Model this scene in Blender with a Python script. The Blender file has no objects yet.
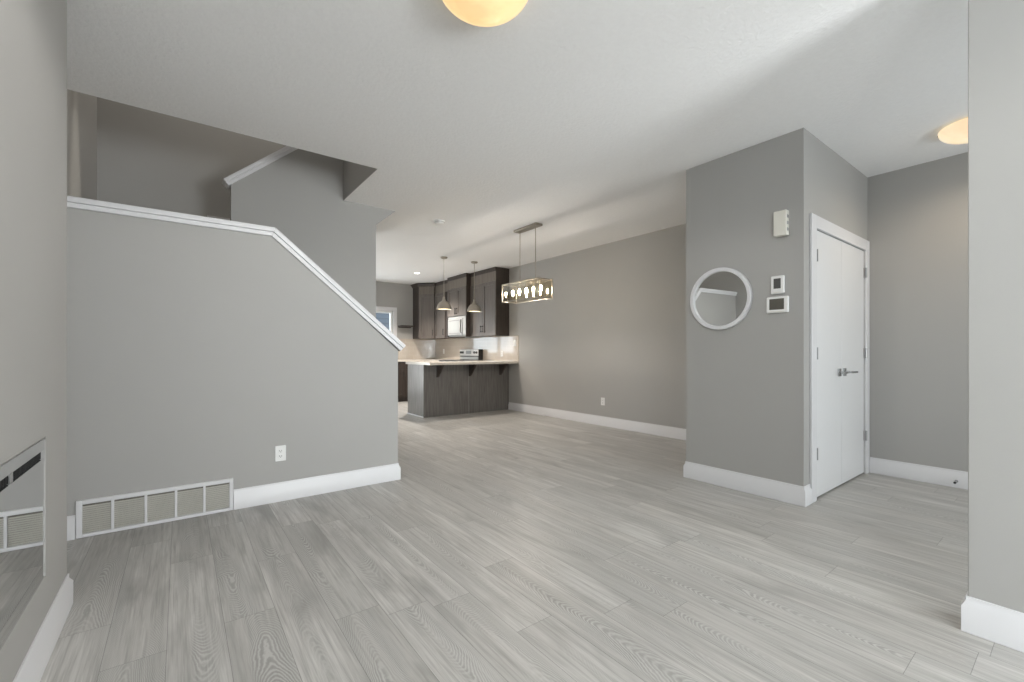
import bpy, bmesh, math, random
from mathutils import Vector, Matrix

random.seed(4)
PI = math.pi
SC = bpy.context.scene
COL = SC.collection

# ------------------------------------------------------------------ camera
CAM_H, F_PX, YAW, HORIZON = 1.1156, 438.29, 0.6483, 352.0
cd = bpy.data.cameras.new('camera')
cam = bpy.data.objects.new('camera', cd)
COL.objects.link(cam)
cd.sensor_width = 36.0
cd.lens = F_PX / 1024.0 * 36.0
cd.shift_y = (HORIZON - 341.0) / 1024.0
cd.clip_start = 0.02
cam.location = (0.0, 0.0, CAM_H)
cam.rotation_euler = (PI / 2, 0.0, -YAW)
SC.camera = cam

# ------------------------------------------------------------------ world, light, exposure
SC.view_settings.view_transform = 'Standard'
SC.view_settings.look = 'None'
SC.view_settings.exposure = 0.06
SC.view_settings.gamma = 1.0
SC.view_settings.use_curve_mapping = False
try:
    SC.cycles.use_denoising = True
    SC.cycles.max_bounces = 10
    SC.cycles.diffuse_bounces = 6
    SC.cycles.glossy_bounces = 5
    SC.cycles.transparent_max_bounces = 12
    SC.cycles.sample_clamp_indirect = 6.0
except Exception:
    pass

world = bpy.data.worlds.new('overcast_sky')
SC.world = world
world.use_nodes = True
wb = world.node_tree.nodes['Background']
wb.inputs['Color'].default_value = (0.86, 0.93, 1.0, 1)
wb.inputs['Strength'].default_value = 3.6


def area_light(name, loc, rot, sx, sy, power, color):
    ld = bpy.data.lights.new(name, 'AREA')
    ld.shape = 'RECTANGLE'
    ld.size, ld.size_y = sx, sy
    ld.energy = power
    ld.color = color
    o = bpy.data.objects.new(name, ld)
    COL.objects.link(o)
    o.location = loc
    o.rotation_euler = rot
    return o


DAY = (0.985, 0.99, 1.0)
# daylight standing in the openings of the house: front window (sky, plus an added upward fill), entry door, and added kitchen fill at an unseen patio opening
area_light('front_window_daylight', (1.82, -3.36, 1.45), (PI / 2, 0, 0), 1.1, 1.9, 30, DAY)
area_light('front_ceiling_fill', (1.82, -3.38, 1.0), (PI / 2 + 0.6, 0, 0), 1.1, 1.0, 165, DAY)  # added upward fill that brightens the ceiling
area_light('side_window_daylight', (-0.80, -2.20, 1.4), (0, -PI / 2, 0), 1.6, 1.4, 72, DAY)
area_light('entry_door_daylight', (3.75, -1.75, 1.2), (PI / 2, 0, 0), 1.1, 1.9, 42, DAY)
area_light('kitchen_fill_light', (0.9, 10.05, 1.15), (-PI / 2, 0, 0), 1.8, 2.0, 36, (1.0, 0.97, 0.94))  # added fill at an unseen opening, brightens the kitchen
area_light('kitchen_ceiling_fill', (0.9, 10.07, 0.7), (-PI / 2 - 0.65, 0, 0), 1.8, 1.0, 40, (1.0, 0.97, 0.94))  # added upward fill, lifts the far ceiling



# ------------------------------------------------------------------ materials
def new_mat(name):
    m = bpy.data.materials.new(name)
    m.use_nodes = True
    nt = m.node_tree
    return m, nt, nt.nodes['Principled BSDF']


def nd(nt, kind, **kw):
    n = nt.nodes.new(kind)
    for k, v in kw.items():
        setattr(n, k, v)
    return n


def mth(nt, op, a, b=None, c=None):
    n = nt.nodes.new('ShaderNodeMath')
    n.operation = op
    for i, v in enumerate((a, b, c)):
        if v is None:
            continue
        if isinstance(v, (int, float)):
            n.inputs[i].default_value = v
        else:
            nt.links.new(v, n.inputs[i])
    return n.outputs[0]


def mixc(nt, fac, a, b, mode='MIX'):
    n = nt.nodes.new('ShaderNodeMix')
    n.data_type = 'RGBA'
    n.blend_type = mode
    for s, v in ((0, fac), (6, a), (7, b)):
        if isinstance(v, (int, float)):
            n.inputs[s].default_value = v
        elif isinstance(v, tuple):
            n.inputs[s].default_value = v + (1,) if len(v) == 3 else v
        else:
            nt.links.new(v, n.inputs[s])
    return n.outputs[2]


def simple(name, col, rough=0.5, metal=0.0, spec=0.5, noise=0.0, nscale=20.0, bump=0.0, bscale=200.0):
    """plain finish with a faint procedural variation"""
    m, nt, b = new_mat(name)
    b.inputs['Roughness'].default_value = rough
    b.inputs['Metallic'].default_value = metal
    b.inputs['Specular IOR Level'].default_value = spec
    pos = nd(nt, 'ShaderNodeNewGeometry').outputs['Position']
    n = nd(nt, 'ShaderNodeTexNoise')
    n.inputs['Scale'].default_value = nscale
    n.inputs['Detail'].default_value = 3
    nt.links.new(pos, n.inputs['Vector'])
    lo = tuple(c * (1 - noise) for c in col)
    hi = tuple(min(1, c * (1 + noise)) for c in col)
    nt.links.new(mixc(nt, n.outputs['Fac'], lo, hi), b.inputs['Base Color'])
    if bump:
        n2 = nd(nt, 'ShaderNodeTexNoise')
        n2.inputs['Scale'].default_value = bscale
        n2.inputs['Detail'].default_value = 2
        nt.links.new(pos, n2.inputs['Vector'])
        bp = nd(nt, 'ShaderNodeBump')
        bp.inputs['Strength'].default_value = bump
        bp.inputs['Distance'].default_value = 0.004
        nt.links.new(n2.outputs['Fac'], bp.inputs['Height'])
        nt.links.new(bp.outputs['Normal'], b.inputs['Normal'])
    return m


def emit(name, col, strength):
    m = bpy.data.materials.new(name)
    m.use_nodes = True
    nt = m.node_tree
    nt.nodes.remove(nt.nodes['Principled BSDF'])
    e = nd(nt, 'ShaderNodeEmission')
    e.inputs['Color'].default_value = col + (1,)
    e.inputs['Strength'].default_value = strength
    nt.links.new(e.outputs[0], nt.nodes['Material Output'].inputs['Surface'])
    return m


def lit_glass(name, col_mid, col_rim, strength):
    """frosted glass bowl lit from inside: marbled warm white"""
    m, nt, b = new_mat(name)
    pos = nd(nt, 'ShaderNodeNewGeometry').outputs['Position']
    n = nd(nt, 'ShaderNodeTexNoise')
    n.inputs['Scale'].default_value = 7
    n.inputs['Detail'].default_value = 3
    nt.links.new(pos, n.inputs['Vector'])
    r = nd(nt, 'ShaderNodeValToRGB')
    r.color_ramp.elements[0].position = 0.35
    r.color_ramp.elements[1].position = 0.68
    r.color_ramp.elements[0].color = col_rim + (1,)
    r.color_ramp.elements[1].color = col_mid + (1,)
    nt.links.new(n.outputs['Fac'], r.inputs['Fac'])
    b.inputs['Base Color'].default_value = (0.25, 0.22, 0.18, 1)
    b.inputs['Roughness'].default_value = 0.3
    nt.links.new(r.outputs['Color'], b.inputs['Emission Color'])
    b.inputs['Emission Strength'].default_value = strength
    return m


def clear_glass(name, tint, gloss=0.12):
    m = bpy.data.materials.new(name)
    m.use_nodes = True
    nt = m.node_tree
    nt.nodes.remove(nt.nodes['Principled BSDF'])
    t = nd(nt, 'ShaderNodeBsdfTransparent')
    t.inputs['Color'].default_value = tint + (1,)
    g = nd(nt, 'ShaderNodeBsdfGlossy')
    g.inputs['Roughness'].default_value = 0.03
    mx = nd(nt, 'ShaderNodeMixShader')
    mx.inputs[0].default_value = gloss
    nt.links.new(t.outputs[0], mx.inputs[1])
    nt.links.new(g.outputs[0], mx.inputs[2])
    nt.links.new(mx.outputs[0], nt.nodes['Material Output'].inputs['Surface'])
    return m


def floor_mat():
    """grey oak vinyl planks, 18.5 cm wide, laid along the Y axis"""
    m, nt, b = new_mat('grey_oak_planks')
    L = nt.links
    pos = nd(nt, 'ShaderNodeNewGeometry').outputs['Position']
    sp = nd(nt, 'ShaderNodeSeparateXYZ')
    L.new(pos, sp.inputs[0])
    x, y = sp.outputs[0], sp.outputs[1]
    W, LEN = 0.185, 1.22
    xr = mth(nt, 'DIVIDE', mth(nt, 'ADD', x, 10.03), W)
    row = mth(nt, 'FLOOR', xr)
    u = mth(nt, 'FRACT', xr)
    wn = nd(nt, 'ShaderNodeTexWhiteNoise', noise_dimensions='1D')
    L.new(row, wn.inputs['W'])
    yr = mth(nt, 'ADD', mth(nt, 'DIVIDE', mth(nt, 'ADD', y, 20), LEN), mth(nt, 'MULTIPLY', wn.outputs['Value'], 7.0))
    colr = mth(nt, 'FLOOR', yr)
    v = mth(nt, 'FRACT', yr)
    cid = nd(nt, 'ShaderNodeCombineXYZ')
    L.new(row, cid.inputs[0])
    L.new(colr, cid.inputs[1])
    wn2 = nd(nt, 'ShaderNodeTexWhiteNoise', noise_dimensions='2D')
    L.new(cid.outputs[0], wn2.inputs['Vector'])
    rid = wn2.outputs['Value']
    srgb = nd(nt, 'ShaderNodeSeparateColor')
    L.new(wn2.outputs['Color'], srgb.inputs[0])
    r2, r3 = srgb.outputs[1], srgb.outputs[2]

    def noise(sx, sy, detail, rough=0.55, scale=1.0, dist=0.0):
        c = nd(nt, 'ShaderNodeCombineXYZ')
        L.new(mth(nt, 'MULTIPLY', x, sx), c.inputs[0])
        L.new(mth(nt, 'MULTIPLY', y, sy), c.inputs[1])
        L.new(mth(nt, 'MULTIPLY', rid, 60.0), c.inputs[2])
        n = nd(nt, 'ShaderNodeTexNoise')
        n.inputs['Scale'].default_value = scale
        n.inputs['Detail'].default_value = detail
        n.inputs['Roughness'].default_value = rough
        n.inputs['Distortion'].default_value = dist
        L.new(c.outputs[0], n.inputs['Vector'])
        return n.outputs['Fac']
    # growth-ring figure: nested arches along each board
    uc = mth(nt, 'SUBTRACT', u, mth(nt, 'ADD', 0.3, mth(nt, 'MULTIPLY', r2, 0.4)))
    au = mth(nt, 'POWER', mth(nt, 'ABSOLUTE', uc), 1.6)
    arch = mth(nt, 'MULTIPLY', au, 36.0)
    wob = noise(5.5, 2.2, 1, 0.5)
    jag = noise(42.0, 24.0, 2, 0.6)
    sgn = mth(nt, 'SUBTRACT', mth(nt, 'MULTIPLY', mth(nt, 'GREATER_THAN', r3, 0.5), 2.0), 1.0)
    ph = mth(nt, 'ADD', mth(nt, 'MULTIPLY', mth(nt, 'MULTIPLY', y, 30.0), sgn), arch)
    ph = mth(nt, 'ADD', ph, mth(nt, 'MULTIPLY', wob, 20.0))
    ph = mth(nt, 'ADD', ph, mth(nt, 'MULTIPLY', jag, 1.3))
    ring = mth(nt, 'SINE', mth(nt, 'MULTIPLY', ph, 6.2832))
    ring = mth(nt, 'ADD', mth(nt, 'MULTIPLY', ring, 0.5), 0.5)
    ring = mth(nt, 'POWER', ring, 1.6)
    figm = noise(8.0, 0.9, 2)
    mk = nd(nt, 'ShaderNodeMapRange')
    L.new(figm, mk.inputs['Value'])
    mk.inputs['From Min'].default_value = 0.46
    mk.inputs['From Max'].default_value = 0.64
    mid = noise(75.0, 2.6, 3, 0.65)
    ringm = mth(nt, 'MULTIPLY', ring, mk.outputs[0])
    fine = noise(210.0, 5.0, 4, 0.6)
    streak = noise(26.0, 1.0, 4, 0.6)
    blot = noise(5.5, 1.3, 3, 0.6, dist=0.6)
    # colours
    base = mixc(nt, rid, (0.51, 0.507, 0.487), (0.71, 0.70, 0.678))
    warm = mixc(nt, mth(nt, 'MULTIPLY', r3, 0.5), base, (0.53, 0.505, 0.47))
    st = nd(nt, 'ShaderNodeMapRange')
    L.new(streak, st.inputs['Value'])
    st.inputs['From Min'].default_value = 0.35
    st.inputs['From Max'].default_value = 0.72
    c1 = mixc(nt, mth(nt, 'MULTIPLY', st.outputs[0], 0.62), warm, (0.33, 0.32, 0.30))
    bl = nd(nt, 'ShaderNodeMapRange')
    L.new(blot, bl.inputs['Value'])
    bl.inputs['From Min'].default_value = 0.50
    bl.inputs['From Max'].default_value = 0.76
    c2 = mixc(nt, mth(nt, 'MULTIPLY', bl.outputs[0], 0.72), c1, (0.22, 0.212, 0.20))
    fn = nd(nt, 'ShaderNodeMapRange')
    L.new(fine, fn.inputs['Value'])
    fn.inputs['From Min'].default_value = 0.3
    fn.inputs['From Max'].default_value = 0.7
    c3 = mixc(nt, mth(nt, 'MULTIPLY', fn.outputs[0], 0.42), c2, (0.34, 0.333, 0.318))
    md = nd(nt, 'ShaderNodeMapRange')
    L.new(mid, md.inputs['Value'])
    md.inputs['From Min'].default_value = 0.44
    md.inputs['From Max'].default_value = 0.74
    c3 = mixc(nt, mth(nt, 'MULTIPLY', md.outputs[0], 0.70), c3, (0.26, 0.25, 0.235))
    c4 = mixc(nt, mth(nt, 'MULTIPLY', mk.outputs[0], 0.55), c3, (0.27, 0.264, 0.25))
    c4 = mixc(nt, mth(nt, 'MULTIPLY', ringm, 0.66), c4, (0.60, 0.593, 0.572))
    # seams
    eu = mth(nt, 'MULTIPLY', mth(nt, 'SUBTRACT', 0.5, mth(nt, 'ABSOLUTE', mth(nt, 'SUBTRACT', u, 0.5))), W)
    ev = mth(nt, 'MULTIPLY', mth(nt, 'SUBTRACT', 0.5, mth(nt, 'ABSOLUTE', mth(nt, 'SUBTRACT', v, 0.5))), LEN)
    seam = mth(nt, 'LESS_THAN', mth(nt, 'MINIMUM', eu, ev), 0.0011)
    c5 = mixc(nt, mth(nt, 'MULTIPLY', seam, 0.55), c4, (0.10, 0.098, 0.092))
    L.new(c5, b.inputs['Base Color'])
    b.inputs['Specular IOR Level'].default_value = 0.4
    L.new(mth(nt, 'ADD', 0.36, mth(nt, 'MULTIPLY', fine, 0.12)), b.inputs['Roughness'])
    bp = nd(nt, 'ShaderNodeBump')
    bp.inputs['Strength'].default_value = 0.12
    bp.inputs['Distance'].default_value = 0.001
    L.new(mth(nt, 'SUBTRACT', fine, mth(nt, 'ADD', mth(nt, 'MULTIPLY', seam, 2.0), ringm)), bp.inputs['Height'])
    L.new(bp.outputs['Normal'], b.inputs['Normal'])
    return m


def tile_mat(name, axis):
    """glossy beige subway tile; axis = world axis the rows run along"""
    m, nt, b = new_mat(name)
    L = nt.links
    pos = nd(nt, 'ShaderNodeNewGeometry').outputs['Position']
    sp = nd(nt, 'ShaderNodeSeparateXYZ')
    L.new(pos, sp.inputs[0])
    cb = nd(nt, 'ShaderNodeCombineXYZ')
    L.new(sp.outputs[axis], cb.inputs[0])
    L.new(mth(nt, 'SUBTRACT', sp.outputs[2], 0.94), cb.inputs[1])
    br = nd(nt, 'ShaderNodeTexBrick')
    br.inputs['Scale'].default_value = 1.0
    br.inputs['Brick Width'].default_value = 0.20
    br.inputs['Row Height'].default_value = 0.10
    br.inputs['Mortar Size'].default_value = 0.003
    br.inputs['Mortar Smooth'].default_value = 0.6
    br.inputs['Color1'].default_value = (0.52, 0.465, 0.40, 1)
    br.inputs['Color2'].default_value = (0.55, 0.49, 0.425, 1)
    br.inputs['Mortar'].default_value = (0.62, 0.58, 0.53, 1)
    L.new(cb.outputs[0], br.inputs['Vector'])
    L.new(br.outputs['Color'], b.inputs['Base Color'])
    b.inputs['Roughness'].default_value = 0.06
    b.inputs['Specular IOR Level'].default_value = 1.0
    b.inputs['IOR'].default_value = 1.75
    bp = nd(nt, 'ShaderNodeBump')
    bp.invert = True
    bp.inputs['Strength'].default_value = 0.4
    bp.inputs['Distance'].default_value = 0.002
    L.new(br.outputs['Fac'], bp.inputs['Height'])
    L.new(bp.outputs['Normal'], b.inputs['Normal'])
    return m


def wood_mat(name, dark, light, rough=0.38, sx=55.0, sz=2.2):
    """stained wood, grain running vertically"""
    m, nt, b = new_mat(name)
    L = nt.links
    tc = nd(nt, 'ShaderNodeNewGeometry').outputs['Position']
    mp = nd(nt, 'ShaderNodeMapping')
    mp.inputs['Scale'].default_value = (sx, sx, sz)
    L.new(tc, mp.inputs['Vector'])
    n = nd(nt, 'ShaderNodeTexNoise')
    n.inputs['Scale'].default_value = 1.0
    n.inputs['Detail'].default_value = 5
    n.inputs['Distortion'].default_value = 0.4
    L.new(mp.outputs[0], n.inputs['Vector'])
    r = nd(nt, 'ShaderNodeValToRGB')
    r.color_ramp.elements[0].position = 0.3
    r.color_ramp.elements[1].position = 0.7
    r.color_ramp.elements[0].color = dark + (1,)
    r.color_ramp.elements[1].color = light + (1,)
    L.new(n.outputs['Fac'], r.inputs['Fac'])
    L.new(r.outputs['Color'], b.inputs['Base Color'])
    b.inputs['Roughness'].default_value = rough
    b.inputs['Specular IOR Level'].default_value = 0.5
    return m


def siding_mat():
    m, nt, b = new_mat('grey_lap_siding')
    L = nt.links
    pos = nd(nt, 'ShaderNodeNewGeometry').outputs['Position']
    sp = nd(nt, 'ShaderNodeSeparateXYZ')
    L.new(pos, sp.inputs[0])
    f = mth(nt, 'FRACT', mth(nt, 'DIVIDE', sp.outputs[2], 0.16))
    line = mth(nt, 'LESS_THAN', f, 0.14)
    L.new(mixc(nt, line, (0.055, 0.068, 0.085), (0.025, 0.031, 0.04)), b.inputs['Base Color'])
    b.inputs['Roughness'].default_value = 0.7
    return m


M = {
    'wall': simple('greige_wall_paint', (0.402, 0.396, 0.382), 0.55, spec=0.3, noise=0.02, nscale=3, bump=0.06, bscale=260),
    'ceiling': simple('white_knockdown_ceiling', (0.84, 0.84, 0.84), 0.9, spec=0.2, noise=0.03, nscale=40, bump=0.8, bscale=52),
    'trim': simple('white_trim_paint', (0.71, 0.71, 0.725), 0.35, noise=0.01),
    'door': simple('white_door_paint', (0.74, 0.745, 0.755), 0.3, noise=0.01),
    'plastic': simple('white_plastic', (0.80, 0.80, 0.79), 0.4, noise=0.01),
    'cream': simple('cream_plastic', (0.74, 0.72, 0.65), 0.45, noise=0.01),
    'screen': simple('dark_grey_lcd', (0.10, 0.10, 0.095), 0.2, noise=0.05),
    'screen2': simple('olive_grey_lcd', (0.115, 0.108, 0.092), 0.2, noise=0.05),
    'dark': simple('black_enamel', (0.012, 0.012, 0.012), 0.4, noise=0.1),
    'shadow': simple('unlit_void_shade', (0.03, 0.03, 0.03), 0.9, noise=0.1),  # dark colour stands in for the shade of a closed space
    'nickel': simple('brushed_nickel', (0.43, 0.395, 0.34), 0.32, metal=1.0, noise=0.05, nscale=60),
    'steel': simple('stainless_steel', (0.62, 0.62, 0.62), 0.3, metal=1.0, noise=0.05, nscale=60),
    'chrome': simple('satin_chrome', (0.50, 0.51, 0.52), 0.22, metal=1.0, noise=0.03),
    'hinge': simple('satin_hinge_steel', (0.42, 0.42, 0.42), 0.35, metal=1.0, noise=0.05),
    'appliance': simple('white_appliance_enamel', (0.36, 0.37, 0.37), 0.5, noise=0.01),
    'appliance_panel': simple('pale_grey_oven_glass', (0.32, 0.335, 0.335), 0.45, noise=0.02),
    'trim_grey': simple('grey_trim_enamel', (0.20, 0.205, 0.205), 0.4, noise=0.05),
    'grille_back': simple('beige_grey_louvre', (0.55, 0.535, 0.49), 0.7, noise=0.12, nscale=9),
    'louvre_shade': simple('dark_louvre_shade', (0.20, 0.19, 0.165), 0.8, noise=0.3, nscale=6),  # shade behind the louvres put into the colour
    'mirror': simple('silvered_mirror', (0.86, 0.87, 0.86), 0.01, metal=1.0),
    'fire_glass': simple('mirrored_fireplace_glass', (0.80, 0.81, 0.81), 0.02, metal=1.0),
    'counter': simple('pale_stone_worktop', (0.62, 0.58, 0.52), 0.22, noise=0.10, nscale=45),
    'cab': wood_mat('sheen_lightened_wood', (0.105, 0.090, 0.080), (0.165, 0.147, 0.133), 0.36),  # same stain as espresso, with the sheen of lit fronts put into the colour
    'cab_dark': wood_mat('espresso_stained_wood', (0.035, 0.027, 0.023), (0.062, 0.049, 0.042), 0.4),
    'riser': wood_mat('light_brown_stained_wood', (0.14, 0.12, 0.10), (0.20, 0.175, 0.15), 0.4),
    'pen': wood_mat('charcoal_brown_wood_panel', (0.105, 0.099, 0.092), (0.178, 0.168, 0.158), 0.33, sx=40, sz=3.0),
    'bulb': emit('candle_bulb_glow', (1.0, 0.90, 0.78), 240.0),
    'disc': emit('warm_lamp_glow', (1.0, 0.80, 0.52), 3.2),
    'pot': emit('white_downlight_glow', (1.0, 0.95, 0.85), 5.0),
    'bowl': lit_glass('lit_alabaster_glass', (1.0, 0.80, 0.38), (0.97, 0.62, 0.27), 0.93),
    'bowl_entry': lit_glass('lit_frosted_glass', (1.0, 0.86, 0.58), (1.0, 0.72, 0.44), 0.86),
    'seeded': clear_glass('champagne_seeded_glass', (0.96, 0.93, 0.86), 0.10),
    'pane': clear_glass('window_glass', (0.95, 0.97, 0.97), 0.06),
    'floor': floor_mat(),
    'tile_y': tile_mat('beige_subway_tile_right', 1),
    'tile_x': tile_mat('beige_subway_tile_back', 0),
    'siding': siding_mat(),
    'tread': simple('grey_stair_carpet', (0.30, 0.29, 0.27), 0.95, noise=0.1, nscale=150),
}

# ------------------------------------------------------------------ mesh helpers
ORG = {}


class MB:
    """collects shapes (world coordinates) into one mesh"""

    def __init__(self, mat=None):
        self.bm = bmesh.new()
        self.T = mat or Matrix.Identity(4)

    def _f(self, vs, faces):
        bv = [self.bm.verts.new(self.T @ Vector(v)) for v in vs]
        for f in faces:
            try:
                self.bm.faces.new([bv[i] for i in f])
            except ValueError:
                pass
        return self

    def box(self, x0, x1, y0, y1, z0, z1):
        vs = [(x, y, z) for z in (z0, z1) for y in (y0, y1) for x in (x0, x1)]
        return self._f(vs, [(0, 2, 3, 1), (4, 5, 7, 6), (0, 1, 5, 4), (2, 6, 7, 3), (0, 4, 6, 2), (1, 3, 7, 5)])

    def prism(self, poly, ext):
        n = len(poly)
        e = Vector(ext)
        vs = [Vector(p) for p in poly] + [Vector(p) + e for p in poly]
        fs = [tuple(range(n))[::-1], tuple(range(n, 2 * n))]
        fs += [(i, (i + 1) % n, n + (i + 1) % n, n + i) for i in range(n)]
        return self._f(vs, fs)

    def lathe(self, prof, c, seg=40, axis='z'):
        """prof = [(radius, height)...] turned about an axis through c"""
        c = Vector(c)
        rings = []
        for r, h in prof:
            ring = []
            for k in range(seg if r > 1e-6 else 1):
                a = 2 * PI * k / seg
                p = (r * math.cos(a), r * math.sin(a), h)
                if axis == 'x':
                    p = (h, p[0], p[1])
                elif axis == 'y':
                    p = (p[0], h, p[1])
                ring.append(self.bm.verts.new(self.T @ (c + Vector(p))))
            rings.append(ring)
        for a, b in zip(rings, rings[1:]):
            for k in range(seg):
                k2 = (k + 1) % seg
                if len(a) == 1 and len(b) == 1:
                    break
                if len(a) == 1:
                    f = (a[0], b[k], b[k2])
                elif len(b) == 1:
                    f = (a[k], a[k2], b[0])
                else:
                    f = (a[k], a[k2], b[k2], b[k])
                try:
                    self.bm.faces.new(f)
                except ValueError:
                    pass
        return self

    def tube(self, pts, r, seg=10):
        pts = [Vector(p) for p in pts]
        rings = []
        for i, p in enumerate(pts):
            d = (pts[min(i + 1, len(pts) - 1)] - pts[max(i - 1, 0)]).normalized()
            up = Vector((0, 0, 1)) if abs(d.z) < 0.9 else Vector((1, 0, 0))
            s = d.cross(up).normalized()
            t = d.cross(s).normalized()
            rings.append([self.bm.verts.new(self.T @ (p + s * r * math.cos(2 * PI * k / seg) + t * r * math.sin(2 * PI * k / seg))) for k in range(seg)])
        for a, b in zip(rings, rings[1:]):
            for k in range(seg):
                self.bm.faces.new((a[k], a[(k + 1) % seg], b[(k + 1) % seg], b[k]))
        self.bm.faces.new(rings[0])
        self.bm.faces.new(rings[-1])
        return self

    def build(self, name, mat, parent=None, bevel=0.0, seg=2, sharp=35):
        bmesh.ops.recalc_face_normals(self.bm, faces=self.bm.faces)
        co = [v.co.copy() for v in self.bm.verts]
        if parent is None:
            org = Vector(((min(c.x for c in co) + max(c.x for c in co)) / 2,
                          (min(c.y for c in co) + max(c.y for c in co)) / 2, min(c.z for c in co)))
        else:
            org = ORG[parent.name]
        bmesh.ops.translate(self.bm, verts=self.bm.verts, vec=-org)
        me = bpy.data.meshes.new(name)
        self.bm.to_mesh(me)
        self.bm.free()
        for p in me.polygons:
            p.use_smooth = True
        me.set_sharp_from_angle(angle=math.radians(sharp))
        me.materials.append(M[mat])
        o = bpy.data.objects.new(name, me)
        COL.objects.link(o)
        if parent is None:
            o.location = org
        else:
            o.parent = parent
        ORG[o.name] = org
        if bevel:
            bv = o.modifiers.new('bevel', 'BEVEL')
            bv.width = bevel
            bv.segments = seg
            bv.limit_method = 'ANGLE'
            bv.angle_limit = math.radians(40)
        return o


def tag(o, label, cat, group=None):
    o['label'] = label
    o['category'] = cat
    if group:
        o['group'] = group
    return o


def thing(name, loc, label, cat, group=None):
    o = bpy.data.objects.new(name, None)
    o.empty_display_size = 0.1
    COL.objects.link(o)
    o.location = loc
    ORG[o.name] = Vector(loc)
    return tag(o, label, cat, group)


def struct_root(name, loc):
    o = bpy.data.objects.new(name, None)
    o.empty_display_size = 0.1
    COL.objects.link(o)
    o.location = loc
    ORG[o.name] = Vector(loc)
    o['kind'] = 'structure'
    return o


def struct(name, mb, mat, bevel=0.0):
    o = mb.build(name, mat, None, bevel)
    o['kind'] = 'structure'
    return o


def kids(o):
    return [c for c in bpy.data.objects if c.parent == o]


def copy_thing(o, loc, label, group=None):
    r = o.copy()
    COL.objects.link(r)
    r.location = loc
    tag(r, label, o['category'], group or o.get('group'))
    for c in kids(o):
        d = c.copy()
        COL.objects.link(d)
        d.parent = r
        for g in kids(c):
            e = g.copy()
            COL.objects.link(e)
            e.parent = d
    return r


def face_matrix(origin, u, n):
    """local x runs along u, local y comes out of the face (n), local z is up"""
    u, n = Vector(u).normalized(), Vector(n).normalized()
    m = Matrix.Identity(4)
    for i in range(3):
        m[i][0], m[i][1], m[i][2], m[i][3] = u[i], n[i], (0, 0, 1)[i], origin[i]
    return m


BASE_PROF = [(0.0, 0.0), (0.018, 0.0), (0.018, 0.103), (0.0065, 0.124), (0.0065, 0.142), (0.0, 0.142)]


def sweep(pts, prof, z0=0.0, left=True):
    """sweep a (offset, height) profile along a floor path with mitred corners; the room lies on the left of the path"""
    mb = MB()
    pts = [Vector(p) for p in pts]
    ns = []
    for a, b in zip(pts, pts[1:]):
        d = (b - a).normalized()
        ns.append(Vector((-d.y, d.x)) if left else Vector((d.y, -d.x)))
    rings = []
    for i, p in enumerate(pts):
        n1, n2 = ns[max(i - 1, 0)], ns[min(i, len(ns) - 1)]
        mt = (n1 + n2) / (1 + n1.dot(n2))
        rings.append([mb.bm.verts.new((p.x + mt.x * o, p.y + mt.y * o, z0 + h)) for o, h in prof])
    k = len(prof)
    for a, b in zip(rings, rings[1:]):
        for j in range(k):
            mb.bm.faces.new((a[j], a[(j + 1) % k], b[(j + 1) % k], b[j]))
    mb.bm.faces.new(rings[0])
    mb.bm.faces.new(rings[-1])
    return mb


# ------------------------------------------------------------------ measured planes (metres)
H = 2.74
XL, XR = -0.65, 5.10            # party walls
YF, YE, YB = -3.20, -1.60, 9.90            # front wall (behind the camera), kitchen end wall
XC, YC0, YC1 = -0.395, 0.45, 2.71   # fireplace breast
YH, YH2, XH = 3.665, 3.82, 1.523    # stair half wall
YM, YM2 = 4.842, 4.95           # wall between the two stair flights
YS = 5.90                       # far wall of the stairwell
XO = 1.399                      # right edge of the stair opening
XP, YP, YP2 = 3.598, 1.254, 2.177   # closet block
XN, YN = 2.51, 0.296            # wall end beside the entry

# ------------------------------------------------------------------ shell
struct('floor', MB().box(XL - 0.12, XR + 0.12, YF - 0.12, YB + 0.12, -0.12, 0.0), 'floor')
struct('ceiling', MB().box(XL - 0.12, XR + 0.12, YF - 0.12, YH2, H, H + 0.3)
       .box(XO, XR + 0.12, YH2, YM, H, H + 0.3)
       .box(1.985, XR + 0.12, YM, YS, H, H + 0.3)
       .box(XL - 0.12, XR + 0.12, YS + 0.1, YB + 0.12, H, H + 0.3)
       .box(1.985, XR + 0.12, YS, YS + 0.1, H, H + 0.3), 'ceiling')
struct('ceiling_stairwell', MB().box(XL - 0.12, 2.2, YH2 - 0.1, YS + 0.12, 5.4, 5.5), 'ceiling')
struct('wall_left', MB().box(XL - 0.12, XL, YF - 0.12, -3.0, 0, H).box(XL - 0.12, XL, -3.0, -1.4, 0, 0.7).box(XL - 0.12, XL, -3.0, -1.4, 2.1, H).box(XL - 0.12, XL, -1.4, YH, 0, H)
       .box(XL - 0.12, XL, YH, YS + 0.1, 0, 5.4).box(XL - 0.12, XL, YS + 0.1, YB + 0.12, 0, H), 'wall')
struct('wall_right', MB().box(XR, XR + 0.12, YF - 0.12, YB + 0.12, 0, H), 'wall')
# front wall with a window and a glazed entry door
struct('wall_front', MB().box(XL, 1.25, YF - 0.12, YF, 0, H).box(1.25, 2.40, YF - 0.12, YF, 0, 0.5)
       .box(1.25, 2.40, YF - 0.12, YF, 2.45, H).box(2.40, XN + 0.12, YF - 0.12, YF, 0, H), 'wall')
struct('wall_entry_front', MB().box(XN + 0.12, 3.2, YE - 0.12, YE, 0, H)
       .box(3.2, 4.3, YE - 0.12, YE, 2.15, H).box(3.2, 4.3, YE - 0.12, YE, 0, 0.2).box(4.3, XR, YE - 0.12, YE, 0, H), 'wall')
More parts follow.
